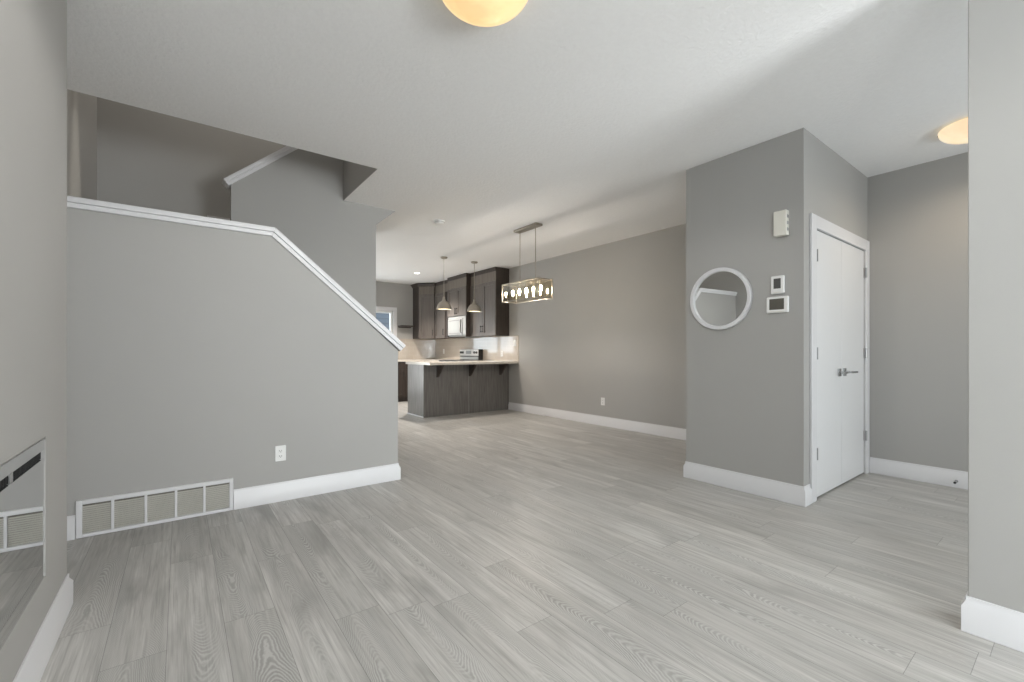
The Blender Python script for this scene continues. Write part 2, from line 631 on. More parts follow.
# kitchen end wall with a window and an unseen patio opening added for its light
WX0, WX1, WZ0, WZ1 = 2.52, 3.99, 1.05, 2.075
struct('wall_kitchen', MB().box(XL, 0.0, YB, YB + 0.12, 0, H).box(0.0, 1.8, YB, YB + 0.12, 2.15, H)
       .box(1.8, WX0, YB, YB + 0.12, 0, H).box(WX0, WX1, YB, YB + 0.12, 0, WZ0)
       .box(WX0, WX1, YB, YB + 0.12, WZ1, H).box(WX1, XR, YB, YB + 0.12, 0, H), 'wall')
# fireplace breast with the firebox recess
FY0, FY1, FZ0, FZ1 = 0.95, 2.325, 0.292, 0.803
struct('wall_fireplace', MB().box(XL, XC, YC0, FY0, 0, H).box(XL, XC, FY1, YC1, 0, H)
       .box(XL, XC, FY0, FY1, 0, FZ0).box(XL, XC, FY0, FY1, FZ1, H).box(XL, XC - 0.14, FY0, FY1, FZ0, FZ1), 'wall')
# stair half wall, cut to the slope of the flight
HP = [(XL, YH, 0), (XH, YH, 0), (XH, YH, 1.130), (0.545, YH, 1.985), (XL, YH, 1.985)]
struct('wall_stairs', MB().prism(HP, (0, YH2 - YH, 0)), 'wall', 0.002)
# wall between the flights
S = 0.862
MP = [(0.379, YM, 0), (1.753, YM, 0), (1.753, YM, 2.541), (1.982, YM, 2.74), (1.982, YM, 2.693 + S * (1.982 - 0.379)), (0.379, YM, 2.693)]
struct('wall_between_flights', MB().prism(MP, (0, YM2 - YM, 0)), 'wall', 0.002)
struct('wall_stairwell', MB().box(XL, 2.1, YS, YS + 0.1, 0, 5.4), 'wall')
struct('wall_under_stairs', MB().box(1.65, 1.753, YM2, YS, 0, 2.44), 'wall')
struct('wall_stair_header', MB().box(XO - 0.004, XO, YH2, YM, H + 0.002, 5.4).box(XO, 2.1, YH2, YH2 + 0.1, H + 0.3, 5.4)
       .box(XL, XO, YH2 - 0.1, YH2, H + 0.3, 5.4).box(2.0, 2.1, YH2, YS, H + 0.3, 5.4), 'wall')
# stairs: lower flight, landing with winders, upper flight
st = MB()
RUN = 0.205
for i in range(5):
    x1 = XH - 0.0 - i * RUN
    st.box(x1 - RUN, x1, YH2, YM, 0, 0.185 * (i + 1))
st.box(XL, XH - 5 * RUN, YH2, YM, 0, 1.11)
st.box(XL, 0.379, YM, YS, 0, 1.48)
for i in range(6):
    x0 = 0.379 + i * 0.215
    st.prism([(x0, YM2, 1.48 + 0.186 * i - 0.25), (x0 + 0.215, YM2, 1.48 + 0.186 * (i + 1) - 0.25),
              (x0 + 0.215, YM2, 1.48 + 0.186 * (i + 1)), (x0, YM2, 1.48 + 0.186 * (i + 1))], (0, YS - YM2, 0))
struct('stairs', st, 'tread')
# closet block
DX0, DX1, DZ = 3.80, 5.0, 2.045
struct('wall_closet', MB().box(XP, XP + 0.11, YP, YP2, 0, H).box(XP + 0.11, XR, YP2 - 0.11, YP2, 0, H)
       .box(XP + 0.11, DX0, YP, YP + 0.11, 0, H).box(DX1, XR, YP, YP + 0.11, 0, H)
       .box(DX0, DX1, YP, YP + 0.11, DZ, H), 'wall')
# wall between living room and entry
struct('wall_entry', MB().box(XN, XN + 0.12, YF, YN, 0, H), 'wall', 0.003)

# caps on the stair walls: a board with a small cove strip under its lip
def cap(name, pts, y0, y1, end_cut=None):
    """pts: path of the wall top as (x, z); board 12 mm thick overhanging 2 cm, strip 38 mm tall below on the face"""
    mb = MB()

    def ribbon(off0, off1, ya, yb):
        n = len(pts)
        lo, hi = [], []
        for i in range(n):
            ds = []
            for a, b in ((i - 1, i), (i, i + 1)):
                if a < 0 or b >= n:
                    continue
                d = (Vector(pts[b]) - Vector(pts[a])).normalized()
                ds.append(Vector((-d.y, d.x)))
            m = ds[0] if len(ds) == 1 else (ds[0] + ds[1]) / (1 + ds[0].dot(ds[1]))
            if m.y < 0:
                m = -m
            p = Vector(pts[i])
            lo.append(p + m * off0)
            hi.append(p + m * off1)
        for i in range(n - 1):
            q = [lo[i], lo[i + 1], hi[i + 1], hi[i]]
            mb.prism([(v.x, ya, v.y) for v in q], (0, yb - ya, 0))
    ribbon(0.018, 0.046, y0 - 0.028, y1 + 0.028)
    ribbon(-0.012, 0.018, y0 - 0.016, y1 + 0.016)
    ribbon(0.046, 0.054, y0 - 0.020, y1 + 0.020)
    return struct(name, mb, 'trim', 0.003)


cap('trim_1', [(XL, 1.985), (0.545, 1.985), (1.553, 1.985 - 0.845 * 1.008)], YH, YH2)
cap('trim_2', [(0.352, 2.693 - S * 0.027), (1.38, 2.693 + S * 1.001)], YM, YM2)
struct('trim_3', MB().box(0.24, 0.70, YS - 0.02, YS, 2.585, 2.625), 'trim')

# baseboards
def base(name, pts):
    return struct(name, sweep(pts, BASE_PROF), 'trim', 0.002)


base('baseboard_stairs', [(XH, YH2), (XH, YH), (0.302, YH)])
base('baseboard_stairs_short', [(-0.497, YH), (XL, YH)])
base('baseboard_fireplace', [(XL, YC1), (XC, YC1), (XC, YC0)])
base('baseboard_right', [(XR, YP2), (XR, 6.83)])
base('baseboard_closet', [(3.705, YP), (XP, YP), (XP, YP2), (XR, YP2)])
base('baseboard_entry', [(XR, YE), (XR, YP - 0.02)])
base('baseboard_near', [(XN, YF), (XN, YN), (XN + 0.12, YN), (XN + 0.12, YE)])

# ------------------------------------------------------------------ closet double door
d1 = struct_root('door_1', ((DX0 + DX1) / 2, YP, 0))
cz = 2.140
CW = 0.095
for x0, x1 in ((DX0 - CW, DX0), (DX1, DX1 + CW)):
    MB().box(x0, x1, YP - 0.018, YP, 0, cz).build('casing', 'trim', d1, 0.003)
MB().box(DX0, DX1, YP - 0.0175, YP, DZ, cz).build('casing', 'trim', d1, 0.003)
MB().box(DX0 + 0.0005, DX0 + 0.014, YP + 0.040, YP + 0.10, 0, DZ - 0.001).box(DX1 - 0.014, DX1 - 0.0005, YP + 0.040, YP + 0.10, 0, DZ - 0.001).box(DX0 + 0.014, DX1 - 0.014, YP + 0.040, YP + 0.10, DZ - 0.014, DZ - 0.001).build('jamb', 'trim', d1)
XMID = (DX0 + DX1) / 2
for side, (x0, x1) in ((-1, (DX0 + 0.003, XMID - 0.0012)), (1, (XMID + 0.0012, DX1 - 0.003))):
    lf = MB().box(x0, x1, YP + 0.001, YP + 0.036, 0.012, DZ - 0.004).build('door_leaf', 'door', d1, 0.002)
    xr = XMID + side * 0.062
    MB().box(xr - 0.032, xr + 0.032, YP - 0.008, YP + 0.001, 0.915, 0.979).build('rosette', 'chrome', lf, 0.002)
    MB().tube([(xr, YP, 0.947), (xr, YP - 0.035, 0.947)], 0.011).tube([(xr, YP - 0.028, 0.947), (xr, YP - 0.052, 0.947), (xr + side * 0.012, YP - 0.058, 0.947), (xr + side * 0.12, YP - 0.058, 0.946)], 0.0085).build('lever', 'chrome', lf)
    xh = DX0 + 0.004 if side < 0 else DX1 - 0.004
    for z in (1.84, 1.105, 0.352):
        MB().tube([(xh, YP - 0.0155, z - 0.045), (xh, YP - 0.0155, z + 0.045)], 0.009).box(xh - 0.004, xh + 0.016 * -side + 0.004, YP - 0.004, YP + 0.0008, z - 0.045, z + 0.045).build('hinge', 'hinge', lf)
MB().box(DX0, DX1, YP + 0.105, YP + 0.109, 0, DZ).build('door_gap_shade', 'shadow', d1)  # dark sheet standing in for the shade behind the leaves

# ------------------------------------------------------------------ windows
def window(name, x0, x1, z0, z1, yin, yout, inward, mullions, casing=True, sill=False):
    """a framed window in a wall parallel to X; yin = room face of the wall, inward = +1/-1 direction into the room"""
    w = struct_root(name, ((x0 + x1) / 2, yin, z0))
    ya, yb = sorted((yin, yout))
    ym = (ya + yb) / 2
    f = 0.05
    MB().box(x0, x0 + f, ym - 0.035, ym + 0.035, z0, z1).box(x1 - f, x1, ym - 0.035, ym + 0.035, z0, z1) \
        .box(x0 + f, x1 - f, ym - 0.034, ym + 0.034, z0, z0 + f).box(x0 + f, x1 - f, ym - 0.034, ym + 0.034, z1 - f, z1).build('window_frame', 'plastic', w, 0.003)
    for mx in mullions:
        MB().box(mx - 0.03, mx + 0.03, ym - 0.033, ym + 0.033, z0 + f, z1 - f).build('mullion', 'plastic', w, 0.003)
    MB().box(x0 + f, x1 - f, ym - 0.004, ym + 0.004, z0 + f, z1 - f).build('window_pane', 'pane', w)
    if casing:
        c = 0.09
        yo = yin + inward * 0.018
        y0, y1 = sorted((yin, yo))
        MB().box(x0 - c, x0, y0, y1, z0 - c, z1 + c).box(x1, x1 + c, y0, y1, z0 - c, z1 + c) \
            .box(x0, x1, y0, y1, z1, z1 + c).box(x0, x1, y0, y1, z0 - c, z0).build('casing', 'trim', w, 0.003)
    return w


window('window_1', WX0, WX1, WZ0, WZ1, YB, YB + 0.12, -1, [3.1])
window('window_2', 1.25, 2.40, 0.5, 2.45, YF, YF - 0.12, 1, [1.825])
window('window_3', 3.2, 4.3, 0.2, 2.15, YE, YE - 0.12, 1, [])
window('window_4', 0.0, 1.8, 0.0, 2.15, YB, YB + 0.12, -1, [0.9])  # unseen patio door, added to carry the kitchen fill

w5 = struct_root('window_5', (XL, -2.2, 0.7))
MB().box(XL - 0.095, XL - 0.025, -3.0, -2.95, 0.7, 2.1).box(XL - 0.095, XL - 0.025, -1.45, -1.4, 0.7, 2.1) \
    .box(XL - 0.094, XL - 0.026, -2.95, -1.45, 0.7, 0.75).box(XL - 0.094, XL - 0.026, -2.95, -1.45, 2.05, 2.1).build('window_frame', 'plastic', w5, 0.003)
MB().box(XL - 0.064, XL - 0.056, -2.95, -1.45, 0.75, 2.05).build('window_pane', 'pane', w5)
MB().box(XL, XL + 0.018, -3.09, -3.0, 0.61, 2.19).box(XL, XL + 0.018, -1.4, -1.31, 0.61, 2.19) \
    .box(XL, XL + 0.018, -3.0, -1.4, 2.1, 2.19).box(XL, XL + 0.018, -3.0, -1.4, 0.61, 0.7).build('casing', 'trim', w5, 0.003)

# neighbouring house seen through the kitchen window
nh = thing('neighbour_house', (7.6, 17.0, 0), 'blue grey sided house wall beyond the kitchen window', 'house')
MB().box(3.3, 12, 14.5, 19.5, -0.5, 4.6).build('house_wall', 'siding', nh)
MB().prism([(2.9, 14.1, 4.6), (2.9, 19.9, 4.6), (2.9, 17.0, 6.6)], (9.5, 0, 0)).build('roof', 'cab_dark', nh)

# ------------------------------------------------------------------ linear fireplace
fp = thing('linear_fireplace', (XC - 0.03, (FY0 + FY1) / 2, FZ0), 'long mirrored glass fireplace set into the left wall', 'fireplace')
MB().box(XC - 0.135, XC - 0.003, FY0 + 0.003, FY1 - 0.003, FZ0 + 0.003, 0.726).build('glass_front', 'fire_glass', fp)
MB().box(XC - 0.135, XC - 0.003, FY0 + 0.003, FY1 - 0.003, 0.757, FZ1 - 0.003).build('top_trim', 'fire_glass', fp)
MB().box(XC - 0.135, XC - 0.030, FY0 + 0.003, FY1 - 0.003, 0.7265, 0.7565).build('vent_slot', 'dark', fp)
vs = MB()
y = FY0 + 0.02
while y < FY1 - 0.02:
    vs.box(XC - 0.030, XC - 0.008, y, y + 0.0025, 0.7275, 0.7555)
    y += 0.014
vs.build('vent_fins', 'dark', fp)
for yb in (1.93, 1.42):
    MB().box(XC - 0.0295, XC - 0.006, yb, yb + 0.03, 0.7265, 0.7565).build('bracket', 'steel', fp)
MB().box(XC - 0.0048, XC + 0.003, FY0 + 0.002, FY1 - 0.002, FZ1 - 0.003, FZ1 - 0.0005).build('top_flange', 'hinge', fp)

# ------------------------------------------------------------------ return air grille
GX0, GX1, GZ0, GZ1 = -0.495, 0.300, 0.002, 0.226
g = thing('return_air_grille', ((GX0 + GX1) / 2, YH, 0), 'long white return air vent low on the half wall', 'vent')
yg0, yg1 = YH - 0.020, YH - 0.0005
bars = [-0.332, -0.174, -0.021, 0.133]
gf = MB().box(GX0, GX0 + 0.028, yg0, yg1, GZ0, GZ1).box(GX1 - 0.024, GX1, yg0, yg1, GZ0, GZ1) \
    .box(GX0 + 0.028, GX1 - 0.024, yg0, yg1, GZ0, GZ0 + 0.022).box(GX0 + 0.028, GX1 - 0.024, yg0, yg1, GZ1 - 0.026, GZ1)
gf.build('grille_frame', 'trim', g, 0.003)
for bx in bars:
    MB().box(bx - 0.007, bx + 0.007, yg0 + 0.002, yg1, GZ0 + 0.022, GZ1 - 0.026).build('divider', 'trim', g, 0.0015)
edges = [GX0 + 0.028] + [v for b in bars for v in (b - 0.007, b + 0.007)] + [GX1 - 0.024]
for k in range(5):
    a, b = edges[2 * k], edges[2 * k + 1]
    lv = MB()
    MB().box(a, b, YH - 0.004, YH - 0.001, GZ0 + 0.022, GZ1 - 0.026).build('louvre_shade_back', 'louvre_shade', g)  # dark sheet painting the shade between the slats
    z = GZ0 + 0.026
    while z < GZ1 - 0.036:
        lv.prism([(a, YH - 0.014, z), (a, YH - 0.014, z + 0.0015), (a, YH - 0.0042, z + 0.0085), (a, YH - 0.0042, z + 0.007)], (b - a, 0, 0))
        z += 0.0125
    lv.build('louvre_panel', 'grille_back', g)

# ------------------------------------------------------------------ outlets and small wall devices
def outlet(name, origin, u, n, label, w=0.072, h=0.116, kind='outlet'):
    t = thing(name, origin, label, 'outlet' if kind == 'outlet' else 'switch')
    T = face_matrix(origin, u, n)
    MB(T).box(-w / 2, w / 2, 0.0003, 0.006, -h / 2, h / 2).build('cover_plate', 'plastic', t, 0.003)
    if kind == 'outlet':
        for s in (-1, 1):
            z0 = s * 0.0195
            r = MB(T).box(-0.0165, 0.0165, 0.006, 0.0085, z0 - 0.0135, z0 + 0.0135).build('receptacle', 'plastic', t, 0.002)
            MB(T).box(-0.0085, -0.0055, 0.0085, 0.0088, z0 - 0.004, z0 + 0.006).box(0.0055, 0.0085, 0.0085, 0.0088, z0 - 0.004, z0 + 0.006) \
                .box(-0.0025, 0.0025, 0.0085, 0.0088, z0 - 0.0105, z0 - 0.0055).build('slots', 'screen', r)
    else:
        MB(T).box(-0.016, 0.016, 0.006, 0.010, -0.033, 0.033).build('rocker', 'plastic', t, 0.002)
    return t


outlet('wall_outlet', (0.600, YH, 0.357), (1, 0, 0), (0, -1, 0), 'white double outlet on the half wall right of the vent')
outlet('wall_outlet', (XR, 4.453, 0.367), (0, -1, 0), (-1, 0, 0), 'white outlet low on the long right wall')
outlet('wall_outlet', (4.235, YB, 1.08), (1, 0, 0), (0, -1, 0), 'outlet on kitchen end wall above the dark base cabinet')
outlet('wall_outlet', (XR - 0.009, 9.45, 1.13), (0, -1, 0), (-1, 0, 0), 'outlet on tile backsplash left of the stove')
outlet('wall_outlet', (XR - 0.009, 7.05, 1.085), (0, -1, 0), (-1, 0, 0), 'outlet on tile backsplash right of the stove')
outlet('light_switch', (XR - 0.009, 6.625, 1.29), (0, -1, 0), (-1, 0, 0), 'white light switch at the right end of the tile backsplash', kind='switch')

# chime box
cx = XP - 0.055
dc = thing('door_chime', (XP, 1.40, 1.99), 'cream door chime box high on the closet wall', 'door chime')
MB().box(cx, XP - 0.0005, 1.347, 1.436, 1.980, 2.164).build('chime_cover', 'cream', dc, 0.006)
for z in (2.010, 2.058, 2.106):
    MB().box(cx + 0.012, XP - 0.016, 1.3455, 1.3475, z, z + 0.022).build('sound_slot', 'hinge', dc)
# two controls
for (y0, y1, z0, z1, sy0, sy1, sz0, sz1, lab, cov, scr, nm) in (
        (1.374, 1.468, 1.554, 1.689, 1.396, 1.446, 1.592, 1.668, 'small upright white thermostat above the wider one', 'plastic', 'screen', 'thermostat'),
        (1.346, 1.500, 1.410, 1.533, 1.374, 1.476, 1.434, 1.516, 'wide white thermostat with dark screen below the upright one', 'plastic', 'screen2', 'thermostat')):
    t = thing(nm, (XP, (y0 + y1) / 2, z0), lab, 'thermostat', None)
    MB().box(XP - 0.024, XP - 0.0005, y0, y1, z0, z1).build('case', cov, t, 0.009, 3)
    MB().box(XP - 0.0255, XP - 0.0235, sy0, sy1, sz0, sz1).build('screen', scr, t, 0.001)
    MB().box(XP - 0.0255, XP - 0.0235, sy0, sy1, z0 + 0.008, z0 + 0.012).build('button_strip', 'cream', t)

# round mirror
my, mz, R = 1.862, 1.558, 0.256
rm = thing('round_mirror', (XP, my, mz), 'round white framed mirror on the closet wall', 'mirror')
MB().lathe([(R - 0.030, -0.010), (R - 0.030, -0.030), (R - 0.026, -0.034), (R - 0.004, -0.034), (R, -0.030), (R, -0.0005), (R - 0.030, -0.0005), (R - 0.030, -0.010)], (XP, my, mz), 72, 'x').build('mirror_frame', 'trim', rm)
MB().lathe([(0, -0.012), (R - 0.030, -0.012), (R - 0.030, -0.002), (0, -0.002)], (XP, my, mz), 72, 'x').build('mirror_glass', 'mirror', rm)
rm.location.x -= 0.006
rm.rotation_euler = (0, -0.015, 0.0105)      # it hangs a touch forward of the wall

# door stop
ds = thing('door_stop', (XR - 0.02, 0.665, 0.05), 'spring door stop on the entry baseboard', 'door stop')
MB().lathe([(0, 0), (0.011, 0), (0.011, -0.006), (0, -0.006)], (XR - 0.0185, 0.665, 0.055), 16, 'x').build('stop_base', 'chrome', ds)
MB().tube([(XR - 0.024 - 0.0025 * k / 4, 0.665 + 0.006 * math.cos(k * PI / 4), 0.055 + 0.006 * math.sin(k * PI / 4)) for k in range(0, 90)], 0.0016, 6).build('spring', 'hinge', ds)
MB().lathe([(0, 0), (0.0085, 0), (0.0085, -0.016), (0, -0.016)], (XR - 0.080, 0.665, 0.055), 16, 'x').build('rubber_tip', 'dark', ds)

# ------------------------------------------------------------------ ceiling lamps
def bowl_light(name, loc, label, r, depth, mat):
    t = thing(name, loc, label, 'ceiling light', 'flush ceiling lights')
    x, y, z = loc
    MB().lathe([(0, -0.0005), (r * 0.80, -0.0005), (r * 0.82, -0.012), (r * 0.78, -0.02), (0, -0.02)], loc, 56).build('ceiling_pan', 'nickel', t)
    prof = []
    for k in range(15):
        a = PI / 2 * k / 14
        prof.append((r * math.cos(a) ** 0.85 if k < 14 else 0, -0.024 - (depth + 0.012) * math.sin(a) ** 1.15))
    MB().lathe([(r * 0.83, -0.006), (r * 0.96, -0.010), (r * 1.0, -0.016)] + prof, loc, 56).build('glass_bowl', mat, t)
    for k in range(3):
        a = 2 * PI * k / 3 + 3.72
        T = Matrix.Translation(loc) @ Matrix.Rotation(a, 4, 'Z')
        MB(T).box(r * 0.93, r * 1.01, -0.022, 0.022, -0.032, -0.022).build('clip', 'nickel', t, 0.002)
    return t


b1 = bowl_light('ceiling_light', (1.06, 1.60, H), 'glowing amber bowl ceiling light in the living room', 0.205, 0.085, 'bowl')
b2 = bowl_light('ceiling_light', (4.50, 0.50, H), 'glowing frosted bowl ceiling light in the entry', 0.185, 0.074, 'bowl_entry')

sd = thing('smoke_detector', (2.565, 4.875, H), 'round white smoke detector on the ceiling beyond the stairs', 'smoke detector')
MB().lathe([(0, -0.0005), (0.068, -0.0005), (0.068, -0.012), (0.062, -0.016), (0, -0.016)], sd.location, 40).build('mount_plate', 'plastic', sd)
MB().lathe([(0.055, -0.016), (0.057, -0.022), (0.052, -0.036), (0.035, -0.042), (0, -0.043)], sd.location, 40).build('sensor_cap', 'plastic', sd)
MB().lathe([(0.0565, -0.0165), (0.0605, -0.0168), (0.0585, -0.0215)], sd.location, 40).build('vent_ring', 'hinge', sd)

pl = thing('recessed_downlight', (3.885, 8.363, H), 'lit recessed downlight in the kitchen ceiling', 'downlight')
MB().lathe([(0.058, -0.0005), (0.085, -0.0005), (0.085, -0.004), (0.072, -0.008), (0.058, -0.006), (0.058, -0.0005)], pl.location, 40).build('trim_ring', 'plastic', pl)
MB().lathe([(0, -0.003), (0.0575, -0.003), (0.0575, -0.001), (0, -0.001)], pl.location, 32).build('lamp_lens', 'pot', pl)


def lamp(name, kind, loc, power, color, parent=None, radius=0.03, spot=None):
    ld = bpy.data.lights.new(name, kind)
    ld.energy = power
    ld.color = color
    ld.shadow_soft_size = radius
    if spot:
        ld.spot_size, ld.spot_blend = spot
    o = bpy.data.objects.new(name, ld)
    COL.objects.link(o)
    if parent is not None:
        o.parent = parent
        o.location = Vector(loc) - ORG[parent.name]
    else:
        o.location = loc
    return o


WARM = (1.0, 0.80, 0.60)
lamp('lamp_light', 'SPOT', (1.06, 1.60, H - 0.13), 40, (1.0, 0.97, 0.93), b1, 0.0, (math.radians(168), 0.25))
lamp('lamp_light', 'SPOT', (4.50, 0.50, H - 0.13), 17, (1.0, 0.82, 0.62), b2, 0.0, (math.radians(174), 0.9))
lamp('lamp_light', 'SPOT', (3.885, 8.363, H - 0.02), 330, (1.0, 0.91, 0.82), pl, 0.05, (math.radians(125), 0.8))

# stairwell downlight close to the left wall, out of the picture above
sl = thing('recessed_downlight', (XL + 0.33, 4.80, 5.4), 'lit recessed downlight above the stair landing', 'downlight')
MB().lathe([(0.058, -0.0005), (0.085, -0.0005), (0.085, -0.004), (0.072, -0.008), (0.058, -0.006), (0.058, -0.0005)], sl.location, 40).build('trim_ring', 'plastic', sl)
lamp('lamp_light', 'SPOT', (XL + 0.33, 4.80, 5.38), 620, (1.0, 0.93, 0.82), sl, 0.02, (math.radians(17), 0.35))


lamp('stairwell_fill_light', 'POINT', (0.9, 5.35, 4.9), 30, (1.0, 0.94, 0.86), None, 0.12)  # unseen lamp added as soft fill for the stairwell


def pendant(loc, label):
    t = thing('pendant_light', loc, label, 'pendant light', 'pendants over the peninsula')
    MB().lathe([(0, -0.0005), (0.06, -0.0005), (0.06, -0.014), (0.05, -0.026), (0.012, -0.03), (0, -0.03)], loc, 32).build('canopy', 'nickel', t)
    x, y, z = loc
    MB().tube([(x, y, z - 0.028), (x, y, 2.045)], 0.0045).build('stem', 'nickel', t)
    zb = 1.842
    prof = [(0.016, 2.062 - zb), (0.022, 2.055 - zb), (0.024, 2.02 - zb), (0.034, 2.005 - zb), (0.038, 1.985 - zb), (0.072, 0.125),
            (0.100, 0.092), (0.120, 0.055), (0.131, 0.022), (0.136, 0.0), (0.133, 0.0), (0.126, 0.024), (0.114, 0.058), (0.094, 0.09), (0.068, 0.118), (0.03, 0.138), (0, 0.138)]
    MB().lathe(prof, (x, y, zb), 40).build('shade', 'nickel', t)
    MB().lathe([(0, 0.012), (0.124, 0.012), (0.124, 0.016), (0, 0.016)], (x, y, zb), 32).build('lamp_diffuser', 'disc', t)
    lamp('lamp_light', 'SPOT', (x, y, zb + 0.004), 50, (1.0, 0.90, 0.80), t, 0.09, (math.radians(150), 0.7))
    return t


pendant((3.60, 6.68, H), 'domed nickel pendant over the left half of the kitchen counter')
pendant((4.23, 6.71, H), 'domed nickel pendant over the right half of the kitchen counter')

# linear chandelier
CX0, CX1, CY0, CY1, CZ0, CZ1 = 3.478, 3.728, 4.073, 4.822, 1.786, 2.029
cxm, cym = (CX0 + CX1) / 2, (CY0 + CY1) / 2
ch = thing('linear_chandelier', (cxm, cym, H), 'rectangular glass box chandelier with candle bulbs hung over the dining area', 'chandelier')
MB().box(cxm - 0.055, cxm + 0.055, 4.185, 4.655, H - 0.030, H - 0.0005).build('canopy', 'nickel', ch, 0.005)
for yy in (4.26, 4.58):
    MB().tube([(cxm, yy, H - 0.028), (cxm, yy, CZ1)], 0.005).build('rod', 'nickel', ch)
b = 0.011
fr = MB()
for x in (CX0, CX1 - b):
    for yy in (CY0, CY1 - b):
        fr.box(x, x + b, yy, yy + b, CZ0 + b, CZ1 - b)
for z in (CZ0, CZ1 - b):
    for x in (CX0, CX1 - b):
        fr.box(x, x + b, CY0, CY1, z, z + b)
    for yy in (CY0, CY1 - b):
        fr.box(CX0 + b, CX1 - b, yy, yy + b, z, z + b)
fr.build('frame', 'nickel', ch, 0.0015)
MB().box(cxm - 0.007, cxm + 0.007, CY0 + b, CY1 - b, CZ1 - 0.016, CZ1 - 0.001).build('socket_rail', 'nickel', ch, 0.002)
e = 0.003
for (x0, x1, y0, y1) in ((CX0 + 0.003, CX0 + 0.003 + e, CY0 + b, CY1 - b), (CX1 - 0.003 - e, CX1 - 0.003, CY0 + b, CY1 - b),
                         (CX0 + b, CX1 - b, CY0 + 0.003, CY0 + 0.003 + e), (CX0 + b, CX1 - b, CY1 - 0.003 - e, CY1 - 0.003)):
    MB().box(x0, x1, y0, y1, CZ0 + b, CZ1 - b).build('glass_panel', 'seeded', ch)
for k in range(5):
    yy = CY0 + 0.085 + k * (CY1 - CY0 - 0.17) / 4
    MB().lathe([(0, 0), (0.011, 0), (0.012, -0.05), (0.016, -0.056), (0.016, -0.066), (0, -0.066)], (cxm, yy, CZ1 - 0.016), 20).build('candle_socket', 'nickel', ch)
    MB().lathe([(0.007, 0), (0.014, -0.012), (0.0165, -0.03), (0.013, -0.052), (0.006, -0.07), (0, -0.078)], (cxm, yy, CZ1 - 0.082), 20).build('candle_bulb', 'bulb', ch)

lamp('lamp_light', 'SPOT', (cxm, cym, 1.775), 24, (1.0, 0.90, 0.82), ch, 0.05, (math.radians(165), 0.4))

# ------------------------------------------------------------------ kitchen cabinets
def shaker(mb, x0, x1, z0, z1, y=0.0, t=0.02, rail=0.062):
    """shaker door in local face coordinates: front at y + t"""
    mb.box(x0, x0 + rail, y, y + t, z0, z1).box(x1 - rail, x1, y, y + t, z0, z1)
    mb.box(x0 + rail, x1 - rail, y, y + t, z0, z0 + rail).box(x0 + rail, x1 - rail, y, y + t, z1 - rail, z1)
    mb.box(x0 + rail, x1 - rail, y, y + t - 0.011, z0 + rail, z1 - rail)
    return mb


def bar_pull(T, x, y, z0, z1, parent, horiz=False):
    mb = MB(T)
    if horiz:
        mb.tube([(x + z0, y + 0.028, z1), (x - z0, y + 0.028, z1)], 0.006)
        for s in (-1, 1):
            mb.tube([(x + s * z0 * 0.75, y, z1), (x + s * z0 * 0.75, y + 0.028, z1)], 0.005)
    else:
        mb.tube([(x, y + 0.028, z0), (x, y + 0.028, z1)], 0.006)
        for z in (z0 + 0.02, z1 - 0.02):
            mb.tube([(x, y, z), (x, y + 0.028, z)], 0.005)
    return mb.build('handle', 'dark', parent)


UZ0, UZ1, UZ2, UZ3 = 1.43, 2.47, 2.655, 2.735


def crown_on(root, pts):
    """dark crown moulding swept round the cabinet top; pts run with the room on the left"""
    prof = [(0.0, 0.0), (0.012, 0.0), (0.022, 0.018), (0.05, 0.055), (0.058, 0.062), (0.058, 0.079), (0.0, 0.079)]
    sweep(pts, prof, UZ2, True).build('crown_moulding', 'cab_dark', root, 0.0)


def wall_cabinet(name, y0, y1, xf, z0, label, doors, pulls, exposed=False, door_z=None):
    """upper cabinet on the right wall; y0 is the side nearer the camera"""
    t = thing(name, (XR, (y0 + y1) / 2, z0), label, 'cabinet', 'upper kitchen cabinets')
    MB().box(xf + 0.02, XR - 0.0005, y0 + 0.001, y1 - 0.001, z0, UZ2).build('carcass', 'cab_dark', t)
    T = face_matrix((xf + 0.02, y1, 0), (0, -1, 0), (-1, 0, 0))
    for (a, b), (hx, hz0, hz1) in zip(doors, pulls):
        d = shaker(MB(T), a + 0.002, b - 0.002, z0 + 0.003, UZ1).build('door', 'cab', t, 0.0015)
        bar_pull(T, hx, 0.02, hz0, hz1, d)
    MB(T).box(0.002, y1 - y0 - 0.002, 0, 0.014, UZ1 + 0.006, UZ2).build('riser_panel', 'riser', t, 0.001)
    crown_on(t, [(XR, y0), (xf, y0), (xf, y1)][::-1])
    return t


# right pair, deeper pair with the microwave, single door, diagonal corner unit
wall_cabinet('wall_cabinet', 6.82, 7.718, 4.77, UZ0, 'two door dark upper cabinet at the right end, above the counter end', [(0.0, 0.449), (0.449, 0.898)],
             [(0.415, 1.50, 1.64), (0.483, 1.50, 1.64)])
wc = wall_cabinet('wall_cabinet', 7.72, 8.50, 4.665, 1.875, 'deeper dark upper cabinet directly above the white microwave', [(0.0, 0.39), (0.39, 0.78)],
             [(0.362, 1.91, 2.05), (0.418, 1.91, 2.05)])
for ya in (7.7205, 8.4865):
    MB().box(4.668, XR - 0.0005, ya, ya + 0.013, UZ0, 1.8745).build('end_panel', 'cab_dark', wc)
wall_cabinet('wall_cabinet', 8.502, 9.288, 4.77, UZ0, 'single door dark upper cabinet left of the microwave', [(0.0, 0.47)],
             [(0.43, 1.50, 1.64)])
cc = thing('corner_cabinet', (4.8, 9.6, UZ0), 'diagonal dark upper cabinet in the kitchen corner', 'cabinet', 'upper kitchen cabinets')
A, Bp = Vector((4.49, 9.57)), Vector((4.77, 9.29))
cp = [(4.49, YB - 0.0005), (4.49, 9.57), (4.77, 9.29), (XR - 0.0005, 9.29), (XR - 0.0005, YB - 0.0005)]
